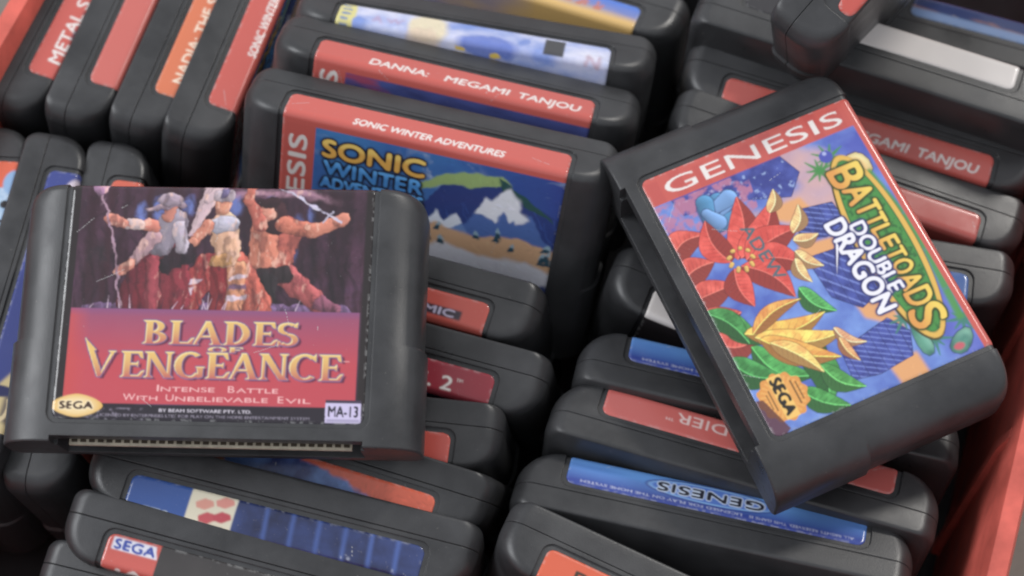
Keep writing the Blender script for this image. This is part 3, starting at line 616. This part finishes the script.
def city_jungle():
    C = Canvas(RED); n = C.noise(9, 230)
    C.put(np.clip((C.noise(12, 231)-.5)*2, 0, 1)*.5, lin((180, 50, 50)))
    art = C.mask([[(8.6, 9.2), (82, 9.2), (82, 73), (8.6, 73)]])
    C.put(art, mixc(lin((48, 70, 175)), lin((110, 150, 225)), n*1.9-.45))
    C.put(art*np.clip(1-abs(C.v-14)/9, 0, 1)*np.clip((C.u-6)/40+.3, 0, 1), lin((92, 100, 200)), .8)
    X0 = C.a.copy()
    # peach evening sky
    for x, y, r in ((16.1, 26.9, 8), (26.1, 36.5, 8), (24.8, 29.2, 8), (10.3, 31.7, 6), (29.6, 26.1, 7), (25.7, 48.8, 6)):
        u, v = x, y; C.ell(u, v, r*.8, r*.8, lin((206, 160, 160)), .8, 3)
    for pts in ([(21.9, 43.1),(22.1, 34.5),(26.8, 33.2),(27.8, 40.5),(24.8, 45.2)],[(36.3, 32.5),(38.0, 23.7),(44.4, 30.6),(38.5, 42.8),(35.1, 41.7)],[(55.9, 35.7),(57.8, 26.9),(66.7, 28.1),(60.9, 35.3)],[(75.3, 36.0),(74.7, 27.5),(83.0, 27.0),(82.7, 35.0)],[(56.4, 31.2),(66.8, 29.4),(69.5, 26.9),(58.2, 27.4)]):
        C.poly(pts, lin((226, 158, 92)), 1, .4)
    def tower(pts, seed, c=(40, 52, 140)):
        m = C.mask([pts]); C.put(C.dil(m, .12), lin((20, 22, 80))); C.put(m, mixc(lin(c), lin((66, 84, 178)), C.noise(3, seed)*2-.6))
        return m
    a = tower([(5.9, 67.0),(6.5, 47.0),(8.5, 33.9),(15.3, 31.1),(21.1, 36.5),(15.0, 52.8),(14.2, 65.3)], 240)
    C.put(a*np.clip((C.noise(1.3, 241)-.66)*9, 0, 1), lin((150, 175, 225)), .8)
    b = tower([(25.3, 37.4),(27.1, 27.3),(34.0, 26.5),(35.8, 33.5),(32.7, 39.9)], 242, (36, 46, 120))
    c = tower([(66.6, 45.3),(63.3, 30.0),(68.9, 26.3),(75.3, 28.9),(76.5, 38.9),(75.2, 46.1)], 243)
    d = tower([(39.2, 41.3),(40.2, 28.4),(55.1, 27.0),(58.1, 34.4),(52.0, 40.4)], 244, (38, 50, 130))
    for m, k, w_ in ((b, .9, 1.6), (c, .9, 1.5), (d, .5, 1.8)):
        C.put(m*(((C.u*k+C.v*.55) % w_) < .38), lin((112, 132, 212)), .8)
        C.put(m*(((C.v) % 2.6) < .25), lin((24, 30, 96)), .6)
    C.put(art*np.clip((C.noise(5, 245, .7, 2)-.6)*5, 0, 1)*np.clip((C.u-50)/10, 0, 1)*np.clip((C.v-40)/8, 0, 1), lin((110, 150, 225)), .6)
    OUT = lin((60, 28, 30))
    def shape(pts, c, hi=None, so=.12, o=.22, oc=OUT):
        pts = smooth(pts, 1); m = C.mask([pts]); C.put(C.dil(m, o), oc, .75); bl = C.blur(m, 1.6)
        C.put(m, lin(c)); 
        if hi: C.put(m*np.clip((np.roll(bl, (12, 12), (0, 1))-.45)*2.6, 0, 1)*(C.noise(2.5, int(abs(pts[0][0])*50)+3)*1.5-.1), lin(hi))
        if hi: C.put(m*np.clip((C.blur(m, .8)-np.roll(C.blur(m, .8), (9, 9), (0, 1)))*1.6, 0, 1), lin(tuple(min(255, q+45) for q in hi)), .8)
        C.put(m*np.clip(.85-bl, 0, 1)*1.2, lin(tuple(q*.55 for q in c)), .8)
    # folded red banner, golden bird-of-paradise blooms and large jungle leaves, inked
    C.put(C.mask([[(9, 44), (20, 46), (24, 58), (20, 73), (9, 73)]])*np.clip((C.noise(2.4, 251)-.42)*6, 0, 1), lin((190, 110, 140)), .8)
    for k in range(7):
        r = np.random.default_rng(600+k).random(4); C.limb((12+10*r[0], 52+8*r[1]), (16+8*r[2], 56+8*r[3]), 2.4, 1.4, (66, 140, 190) if k % 2 else (110, 160, 220), (24, 40, 100))
    for k in range(5): C.leaf((26+6*k, 75), (22+8*k, 62+(k % 2)*2), 4.2, (206, 66, 52), .1*(k-2), ink=(96, 22, 28))
    for q in (((32, 58), (15, 50), 4.4, .1), ((32, 57), (20, 42), 4.6, .12), ((33, 56), (30, 39), 4.8, -.06), ((34, 56), (41, 42), 4.6, -.12), ((34, 58), (48, 49), 4.2, -.12), ((32, 60), (18, 61), 4.0, -.12), ((34, 60), (46, 60), 3.8, .12)):
        C.leaf(q[0], q[1], q[2], (212, 58, 46), q[3], ink=(96, 22, 28))
    for q in (((31, 41), (24, 36), 2.2), ((33, 42), (34, 35), 2.2), ((36, 43), (43, 38), 2.2), ((38, 44), (46, 43), 2.0), ((23, 44), (17, 40), 2.0)): C.leaf(*q, (230, 170, 104), .15, ink=(110, 58, 40))
    for k in range(9): C.limb((32+3*math.cos(k*.7), 57+3*math.sin(k*.7)), (32.4+3.4*math.cos(k*.7), 57.2+3.4*math.sin(k*.7)), .55, .5, (240, 190, 80), (110, 50, 30), .12)
    for q in (((44, 68), (57, 62), 3.2, (60, 140, 62), .12), ((42, 73), (55, 66), 3.4, (52, 128, 58), -.1), ((46, 47), (56, 41), 2.8, (62, 146, 66), .15), ((56, 66), (70, 54), 4.0, (58, 142, 62), .2),
              ((57, 73), (67, 62), 4.0, (50, 130, 58), .15), ((60, 55), (80, 56), 4.2, (56, 138, 60), -.18), ((68, 52), (78, 44), 3.0, (70, 150, 66), .15), ((66, 49), (56, 58), 3.0, (48, 124, 56), .1), ((72, 60), (81, 50), 3.2, (60, 142, 62), .1)):
        C.leaf(*q)
    for q in (((52, 66), (55, 44), 3.6, (232, 160, 50), .12), ((54, 64), (62, 42), 3.8, (240, 178, 66), .1), ((55, 63), (68, 46), 3.6, (230, 150, 46), .08), ((53, 64), (49, 48), 2.4, (226, 140, 50), -.1), ((57, 61), (70, 52), 2.6, (238, 176, 80), -.05)):
        C.leaf(*q, ink=(110, 58, 20))
    for q in (((60, 44), (67, 38), 1.8, (226, 160, 110), .2), ((63, 44), (71, 42), 1.6, (222, 140, 80), .1)): C.leaf(*q, ink=(110, 58, 40))
    C.brush((8.7, 9.4, 81, 72), 1600, .7, .2, 273, .2, .5, .05)
    reg = art.copy()
    # gold seal
    C.text('ADEW', 24, 53.5, 3.4, lin((36, 104, 116)), 18, .012, 0, 6, al=.9)
    u, v = (71.8, 64.8); rr = np.hypot(C.u-u, C.v-v); an = np.arctan2(C.v-v, C.u-u)
    C.put((rr < 6.6+.35*np.cos(an*12)).astype(float), lin((224, 146, 44))); C.put(((rr < 5.9) & (np.cos(an*26) > .1)).astype(float), lin((238, 176, 74)), .6)
    C.put((rr < 4.4).astype(float)*.6, lin((232, 160, 60)))
    C.put(C.mask([[(u-6.2, v-1.9), (u+6.2, v-1.9), (u+6.2, v+1.9), (u-6.2, v+1.9)]]), lin((242, 190, 80)))
    C.text('SEGA', u-5.4, v+1.5, 3.1, lin((30, 24, 20)), 10.6, .07)
    C.rect(u-3.4, v-3.8, u+3.4, v-3.3, lin((90, 60, 20)), .8); C.rect(u-2.6, v-4.9, u+2.6, v-4.5, lin((90, 60, 20)), .8); C.rect(u-3, v+2.7, u+3, v+3.1, lin((90, 60, 20)), .8); C.rect(u-2.2, v+3.7, u+2.2, v+4, lin((90, 60, 20)), .8)
    # dark reddish corner under the seal
    C.put(C.mask([[(69.6, 73.4),(70.5, 70.0),(80.3, 66.9),(82.3, 71.0),(81.5, 73.1)]]), lin((96, 46, 44)), .9)
    # green leaf bursts
    for x, y in ((17.2, 25.9), (14.8, 21.7), (65.1, 26.2), (73.5, 21.6), (71.6, 12.1)):
        cu, cv = x, y
        for k in range(9):
            a_ = k*.7+x; r = 2.6+np.random.default_rng(int(x+k)).random()*3
            C.line([(cu, cv), (cu+math.cos(a_)*r, cv+math.sin(a_)*r)], 1.3, lin((60, 140, 66) if x < 40 else (52, 128, 110)), .95, .1, .3)
    C.ell(*(14.1, 22.3), 1.9, 1.9, lin((62, 72, 178)), 1, .3); C.ell(*(13.1, 22.3), .6, .6, lin((170, 180, 230)), .9, .3)
    shape([(18.4, 21.1),(15.4, 15.3),(18.4, 12.1),(24.0, 12.5),(22.9, 17.3)], (228, 172, 88), (244, 204, 130))
    for q in ([(22.5, 14.2),(29.7, 13.0),(38.0, 11.9),(50.0, 11.0),(62.2, 11.9),(71.4, 12.5)],): C.line(q, 2.2, lin((74, 150, 66)), .95, .3)
    shape([(65.0, 24.9),(69.9, 22.7),(76.8, 22.7),(77.3, 25.9),(71.9, 26.6)], (60, 140, 120), (110, 180, 150), oc=lin((20, 60, 60)))
    shape([(78.1, 19.9),(74.6, 16.5),(73.8, 11.5),(77.8, 12.3),(80.8, 16.7)], (54, 120, 110), (110, 180, 150), oc=lin((20, 60, 60)))
    C.ell(*(78.0, 16.7), 1.0, 1.5, lin((206, 70, 90)), .9, .4)
    # oval logo
    cv = 19.8
    def oval(ru, rv, c, off=0): C.ell(cu+off, cv+off, ru, rv, lin(c), 1, .15, rot=.02)
    cu, cv = 44.4, 17.8; cv = 19.8
    oval(29.6, 8.3, (70, 60, 20), .25); oval(29.2, 7.9, (226, 176, 52)); oval(27.6, 6.5, (40, 110, 52)); oval(27.1, 6.1, (64, 144, 58))
    C.put((((C.u-cu)/27.4)**2+((C.v-cv)/5.8)**2 < 1)*np.clip((C.noise(1.2, 260)-.5)*6, 0, 1), lin((34, 96, 44)), .8)
    word = 'BATTLETOADS'; hts = [9.4, 7.6, 6.4, 5.7, 5.3, 5.1, 5.2, 5.5, 6.0, 7.2, 9.4]; wds = [6.4, 5.8, 4.0, 3.9, 3.6, 3.6, 3.8, 4.4, 4.8, 5.0, 6.2]
    u = cu-25.6; M = np.zeros((C.H, C.W))
    for ch, h, w_ in zip(word, hts, wds):
        M = np.maximum(M, C.tmask(ch, u, cv+h/2+(0.2 if ch in 'BS' else -.9+abs(u-cu)*.03), h, w_-.5, .022)); u += w_
    C.put(C.dil(M, .5), lin((50, 70, 24))); C.put(M, mixc(lin((240, 204, 60)), lin((226, 150, 44)), (C.v-cv+3)/6))
    m1 = C.tmask('DOUBLE', 35.5, 26.6, 4.3, 22, .032, 0, 2); m2 = C.tmask('DRAGON', 32.5, 32.5, 5.6, 29, .03, 0, 2)
    m2 = np.maximum(m2, C.mask([[(38, 31.8), (39.5, 31.8), (47, 36.2)]]))
    for m in (m1, m2): C.put(C.dil(m, .5), lin((30, 34, 110))); C.put(m, lin((232, 230, 240)))
    # printed word on the red border, over faint blocks
    C.rect(-1, -1, 8.6, 73, RED)
    for k in range(9):
        v_ = 71-k*6.9; C.rect(0.4 if k % 2 else 1.6, v_-3.4, 8.6, v_, lin((188, 66, 62)), .55, .1)
    C.put((C.u < 8.7)*(C.v > 9), lin((190, 66, 60)), .25)
    C.text('GENESIS', 6.9, 66.5, 4.5, WHT, 53.5, .006, 0, 90)
    # red title strip on the spine
    C.rect(0, -1, 81, 11.0, RED, 1)
    C.text('BATTLETOADS DOUBLE DRAGON', 14, 6.2, 2.6, WHT, 52, .04)
    C.rect(0, 72, 81, 73, lin((206, 190, 200)), .6)
    return C


# ---------------------------------------------------------------- label mesh from a canvas
def label_mesh(C, name, step=.25, corner=2.2, vend=VMAX, chamfer=False, v0=0.):
    hw = 40.5
    rows = sorted(set([round(x, 4) for x in np.arange(v0, vend, step)]+[vend]))
    nu = int(2*hw/step)
    us = np.linspace(-1, 1, nu+1)
    def half(v):
        d = min(v-v0, vend-v)
        return hw if d >= corner else hw-corner+math.sqrt(max(0, corner**2-(corner-d)**2))
    # skirt rows/columns drop to the recess floor
    hs = .26
    nr = len(rows)+2; ncl = nu+3
    co_ = np.empty((nr, ncl, 3)); uv = np.empty((nr, ncl, 2))
    for i in range(nr):
        v = rows[min(max(i-1, 0), len(rows)-1)]; hh = -.02 if i in (0, nr-1) else hs
        y, z = path(v, hh); hw_ = half(v); y2, z2 = path(v, -.02)
        x = np.concatenate([[-hw_], us*hw_, [hw_]])
        co_[i, :, 0] = x; co_[i, :, 1] = y; co_[i, :, 2] = z
        # edges of the sticker curl down into the recess
        dd = np.minimum(hw_-np.abs(x), min(v-v0, vend-v)+.0); t_ = np.clip(1-dd/.9, 0, 1)**2
        co_[i, :, 1] += (y2-y)*t_*.85; co_[i, :, 2] += (z2-z)*t_*.85
        co_[i, 0, 1:] = (y2, z2); co_[i, -1, 1:] = (y2, z2)
        uv[i, :, 0] = x+40.5; uv[i, :, 1] = v
    # slight waviness of the paper
    cx = np.clip((uv[..., 0]*PX).astype(int), 0, C.W-1); cy = np.clip((uv[..., 1]*PX).astype(int), 0, C.H-1)
    k = max(1, int(step*PX/2)); A = C.blur(C.a, .1)
    # haze put into the ink colours, scuffed rim and fine scratches of a used sticker
    rr = np.random.default_rng(sum(map(ord, name)))
    lum = A.mean(2, keepdims=True); A = A*.80+lum*.15+.014
    e = np.minimum(np.minimum(C.u, 81-C.u), np.minimum(np.abs(C.v-v0), np.abs(vend-C.v))); nz = C.noise(1.1, int(rr.integers(999)))
    w_ = (np.clip(1-e/.8, 0, 1)*np.clip((nz-.52)*8, 0, 1)+np.clip((C.noise(.9, int(rr.integers(999)))-.83)*9, 0, 1)*.6)[..., None]*.36
    A = A*(1-w_)+.5*w_
    for _ in range(8):
        x, y, a_, l_ = rr.uniform(0, 81), rr.uniform(0, 70), rr.uniform(0, 3.14), rr.uniform(1, 8)
        q = np.arange(0, l_*PX); X_ = (x*PX+q*math.cos(a_)).astype(int); Y_ = (y*PX+q*math.sin(a_)+2*np.sin(q/30)).astype(int)
        ok = (X_ > 0) & (X_ < C.W-1) & (Y_ > 0) & (Y_ < C.H-1); A[Y_[ok], X_[ok]] = A[Y_[ok], X_[ok]]*.5+.25; A[Y_[ok]+1, X_[ok]] = A[Y_[ok]+1, X_[ok]]*.7+.15
    col = np.ones((nr, ncl, 4), np.float32); col[..., :3] = A[cy, cx]
    V = (co_*MM).reshape(-1, 3).astype(np.float32)
    idx = np.arange(nr*ncl).reshape(nr, ncl)
    q = np.stack([idx[:-1, :-1], idx[1:, :-1], idx[1:, 1:], idx[:-1, 1:]], -1).reshape(-1, 4).astype(np.int32)
    me = bpy.data.meshes.new(name)
    me.vertices.add(len(V)); me.vertices.foreach_set('co', V.ravel())
    me.loops.add(q.size); me.loops.foreach_set('vertex_index', q.ravel())
    me.polygons.add(len(q)); me.polygons.foreach_set('loop_start', np.arange(0, q.size, 4, dtype=np.int32)); me.polygons.foreach_set('loop_total', np.full(len(q), 4, np.int32))
    me.update(calc_edges=True); me.validate()
    at = me.color_attributes.new('print', 'FLOAT_COLOR', 'POINT'); at.data.foreach_set('color', col.ravel())
    me.polygons.foreach_set('use_smooth', [True]*len(me.polygons))
    me.materials.append(M_label)
    return me

# ---------------------------------------------------------------- things
def tag(o, label, cat, group=None):
    o['label'] = label; o['category'] = cat
    if group: o['group'] = group
GROUP = 'black game cartridges in the crate'
first = None
def cartridge(pose, me_label, label, deep=False):
    global first
    r = bpy.data.objects.new('game_cartridge', None); r.empty_display_size = .02; S.collection.objects.link(r)
    x, y, z, yaw, lean, roll = pose
    R = Matrix.Rotation(math.radians(yaw), 4, 'Z') @ Matrix.Rotation(math.radians(roll), 4, 'Y') @ Matrix.Rotation(math.radians(lean), 4, 'X')
    r.matrix_world = Matrix.Translation((x*MM, y*MM, z*MM)) @ R
    tag(r, label, 'cartridge', GROUP)
    for nm, me in (('front_shell', me_front), ('back_shell', me_back), ('circuit_board', me_board), ('label', me_label)):
        if me is None: continue
        if first is not None and nm != 'label':
            o = first[nm].copy()
        else: o = bpy.data.objects.new(nm, me)
        S.collection.objects.link(o); o.parent = r; o.matrix_parent_inverse = Matrix()
        o.location = (0, 0, 0)
        if first is None: protos[nm] = o
    if first is None: first = protos
    if deep:
        for o in r.children:
            if o.name.startswith('circuit_board'): o.location.z = .003
    return r
protos = {}
def LM(fn, name, step=.3, vend=VMAX, **k): return label_mesh(fn(), name, step, vend=vend, **k)
L_forest = LM(forest_battle, 'forest_label', .2)
L_city = LM(city_jungle, 'city_label', .2)
L_frosty = LM(frosty, 'frosty_label', .25)
L_danna = LM(danna, 'danna_label', .3)
L_blue = LM(blue_oval, 'blue_oval_label', .25)
# the two cartridges lying on top
cartridge((-78.3, -47.1, 72.2, -2.0, -77.4, -1.6), L_forest, 'cartridge lying flat on top, purple forest painting above a red title panel')
cartridge((46.1, -12.7, 74.6, -66.4, -86.4, 2.9), L_city, 'glossy cartridge lying tilted on top, blue city picture with gold seal and red border', True)
# left group, spines running up the picture
cartridge((-137.1, 121.0, -0.7, 71.7, 4.5, -2.5), LM(metal, 'metal_label', .3), 'cartridge beside the left crate wall, red label with white lettering and small dark picture')
cartridge((-122.6, 114.8, 0.2, 74.7, 6.1, -0.8), LM(lambda: plain((204, 92, 82), 14), 'plain_red_label', .5), 'cartridge with a blank red label, second from the left crate wall')
cartridge((-105.7, 111.8, 0.4, 74.4, 8.5, -0.6), LM(nadia, 'orange_label', .3), 'cartridge with an orange label and white title, between two red labelled cartridges')
cartridge((-93.0, 107.8, 1.2, 74.6, 11.3, -0.2), L_frosty, 'cartridge with red spine and blue picture edge, right end of the upper left row')
cartridge((-152.6, 9.2, -8.0, 84.8, -3.5, -0.6), LM(orange_blue, 'orange_blue_label', .3), 'cartridge at the left picture edge, orange and pale blue label')
cartridge((-143.3, 9.0, -7.6, 81.4, 1.9, -3.1), LM(blue_yellow, 'blue_yellow_label', .3), 'cartridge with a blue and yellow label, half under the forest cartridge at left')
cartridge((-121.7, 10.9, -12.2, 81.3, -0.7, -6.3), LM(lambda: plain((214, 88, 60), 15), 'orange_red_label', .5), 'cartridge with orange red label end, mostly hidden under the forest cartridge')
cartridge((-156.0, -128.0, -12.0, 76.2, 5.7, 0.0), LM(lambda: plain((200, 60, 45), 16), 'red_end_label', .5), 'cartridge in the lower left corner with a red label at its end')
# middle group
cartridge((0.5, 110.4, -6.7, -21.1, -7.1, -0.9), LM(sunset_strip, 'sunset_label', .3), 'cartridge at the top with blue and yellow label and orange lettering')
cartridge((-17.8, 62.6, 11.2, -9.8, -22.6, 2.7), LM(pale_lilac, 'lilac_label', .3), 'cartridge with pale lilac blue label and small black square sticker')
cartridge((-26.3, 44.0, 15.9, -12.2, -23.3, 5.0), L_danna, 'cartridge with full red spine and dark blue picture, behind the winter picture cartridge')
cartridge((-31.2, 24.3, 19.5, -12.9, -21.5, 3.1), L_frosty, 'raised cartridge with a large blue winter picture and yellow lettering on its face')
cartridge((-38.1, 22.8, -6.4, -18.0, 7.9, -2.4), LM(pill, 'pill_label', .3), 'cartridge with red label and small dark lettered bar, in front of the winter picture')
cartridge((-35.9, 8.6, -7.6, -17.3, 13.6, -1.6), LM(crimson, 'crimson_label', .3), 'cartridge with a dark crimson label ending in a white number 2')
cartridge((-50.8, -17.6, -10.2, -7.7, 10.6, -3.2), LM(lambda: plain((196, 66, 50), 17), 'dull_red_label', .5), 'cartridge with plain dull red label just right of the forest cartridge')
cartridge((-48.0, -19.1, -9.4, -19.2, 18.7, -2.3), LM(flame, 'flame_label', .3), 'cartridge with a blue label streaked with orange, just below the forest cartridge')
cartridge((-60.8, -45.6, -9.1, -14.3, 9.2, 1.8), LM(diamonds, 'diamond_label', .3), 'cartridge with deep blue label and cream square of pink diamonds')
cartridge((-66.7, -59.0, -12.3, -14.5, 10.9, 2.8), LM(red_charcoal, 'red_charcoal_label', .3), 'cartridge with charcoal label and red end with blue and white logo')
cartridge((-72.0, -73.7, -19.3, -14.0, 8.0, 0.0), None, 'bare black cartridge corner at the bottom edge, in front of the charcoal label')
# right group
cartridge((160.1, 82.1, -8.3, 159.7, 4.5, 2.1), LM(navy, 'navy_label', .4), 'cartridge with navy label at the top right edge')
cartridge((104.9, 78.6, 10.3, 159.4, -2.7, -1.5), LM(white_end_label, 'white_label', .5), 'cartridge with a blank white label strip at the upper right')
cartridge((121.0, 117.5, 75.0, 44.0, 10.0, -24.0), LM(lambda: plain((205, 70, 55), 18), 'red_tip_label', .5, vend=8.5, v0=3.), 'cartridge leaning on top at the upper right with red label tip')
cartridge((102.3, 72.1, -3.6, -18.4, 6.4, 2.7), L_danna, 'cartridge with glossy red lettered spine behind the upper corner of the city cartridge')
cartridge((93.2, 49.6, -6.6, -19.6, 0.6, 4.7), LM(lambda: plain((200, 80, 70), 19), 'glossy_red_label', .5), 'cartridge with plain glossy red label right of the city cartridge')
cartridge((88.2, 19.1, -6.3, -10.6, -0.7, 0.7), LM(blue_label, 'small_blue_label', .5), 'cartridge with blue label end showing right of the city cartridge')
cartridge((71.2, 6.1, -17.3, -20.4, 4.7, 8.6), LM(white_label, 'white_dark_label', .5), 'cartridge with white and black label partly under the city cartridge, left side')
cartridge((64.7, -36.7, -11.8, 167.0, 11.3, -2.9), L_blue, 'cartridge with blue label disappearing under the left edge of the city cartridge')
cartridge((58.5, -53.2, -10.2, 163.0, 8.8, -0.9), LM(pink_soldier, 'pink_label', .3), 'cartridge with pinkish red label and upside down white lettering')
cartridge((51.8, -74.2, -11.3, 166.3, 11.9, 1.7), L_blue, 'cartridge with full blue label and oval upside down logo below the city cartridge')
cartridge((39.2, -84.1, -10.7, -24.2, -1.8, 6.3), LM(dark_orange, 'dark_orange_label', .3), 'cartridge with orange label and dark lettering at the bottom edge')
cartridge((0.0, 165.0, -8.0, -17.2, -5.7, 0.0), None, 'black cartridge glimpsed at the top edge behind the blue and yellow label')
cartridge((75.0, 150.0, 0.0, -16.0, 5.7, 0.0), None, 'black cartridge glimpsed at the top edge between the middle and right rows')


# ---------------------------------------------------------------- crate and table
def mesh_obj(name, bm, m, parent=None, smooth=True):
    me = bpy.data.meshes.new(name); bm.to_mesh(me); bm.free(); me.materials.append(m)
    if smooth:
        me.polygons.foreach_set('use_smooth', [True]*len(me.polygons)); me.set_sharp_from_angle(angle=math.radians(35))
    o = bpy.data.objects.new(name, me); S.collection.objects.link(o)
    if parent: o.parent = parent
    return o
def prism(bm, prof, p0, p1, side):
    """sweep a profile (offset outward, height) in mm from p0 to p1; side = outward normal"""
    rings = []
    for p in (p0, p1):
        rings.append([bm.verts.new(((p[0]+side[0]*a)*MM, (p[1]+side[1]*a)*MM, b*MM)) for a, b in prof])
    n = len(prof)
    for i in range(n): bm.faces.new((rings[0][i], rings[0][(i+1) % n], rings[1][(i+1) % n], rings[1][i]))
    bm.faces.new(rings[0]); bm.faces.new(rings[1])
E1 = (math.cos(math.radians(-19)), math.sin(math.radians(-19))); E2 = (-E1[1], E1[0])
def cr(a, b): return (E1[0]*a+E2[0]*b, E1[1]*a+E2[1]*b)
AR = 124*E1[0]-65*E1[1]; AL = -147*E1[0]+86*E1[1]; BN, BF = -178., 235.
ZB = -24.
crate = bpy.data.objects.new('plastic_crate', None); S.collection.objects.link(crate)
tag(crate, 'salmon red plastic crate holding the black cartridges', 'crate')
prof = [(0, ZB), (0, 70), (1.2, 75), (5.6, 76.2), (6.4, 74.5), (6.2, 64), (5.2, 64), (4.9, 71), (3.4, 70), (3, ZB)]
for nm, a, b, side in (('side_wall', (AR, BN), (AR, BF), E1), ('side_wall', (AL, BN), (AL, BF), (-E1[0], -E1[1])), ('end_wall', (AL, BF), (AR, BF), E2), ('end_wall', (AL, BN), (AR, BN), (-E2[0], -E2[1]))):
    bm = bmesh.new(); p0 = cr(*a); p1 = cr(*b); prism(bm, prof, p0, p1, side)
    n = 9
    for k in range(1, n):   # upright ribs on the inner face
        q = [p0[i]+(p1[i]-p0[i])*k/n for i in (0, 1)]; d = ((p1[0]-p0[0]), (p1[1]-p0[1])); l = math.hypot(*d); d = (d[0]/l*1.6, d[1]/l*1.6)
        prism(bm, [(-2.2, ZB), (-1.6, 60), (-.2, 68), (.5, 68), (.5, ZB)], (q[0]-d[0], q[1]-d[1]), (q[0]+d[0], q[1]+d[1]), side)
    bmesh.ops.recalc_face_normals(bm, faces=bm.faces)
    mesh_obj(nm, bm, M_red, crate)
bm = bmesh.new()
vs = [[bm.verts.new((*(c*MM for c in cr(a, b)), z*MM)) for a, b in ((AL-2, BN-2), (AR+2, BN-2), (AR+2, BF+2), (AL-2, BF+2))] for z in (ZB-3, ZB)]
bm.faces.new(vs[0][::-1]); bm.faces.new(vs[1])
for i in range(4): bm.faces.new((vs[0][i], vs[0][(i+1) % 4], vs[1][(i+1) % 4], vs[1][i]))
mesh_obj('crate_floor', bm, M_floor_shade, crate, False)
mt, nt, b = mat('table_concrete')
tc = nt.nodes.new('ShaderNodeTexCoord'); n = nd(nt, 'ShaderNodeTexNoise', Scale=14, Detail=8, Roughness=.7); nt.links.new(tc.outputs['Object'], n.inputs['Vector'])
nt.links.new(ramp(nt, n.outputs[0], [(.3, (.13, .12, .105)), (.7, (.30, .27, .24))]), b.inputs['Base Color']); b.inputs['Roughness'].default_value = .85
bm = bmesh.new(); bmesh.ops.create_grid(bm, x_segments=1, y_segments=1, size=3)
g = mesh_obj('ground', bm, mt, None, False); g.location.z = (ZB-3)*MM-.0005; g['kind'] = 'structure'
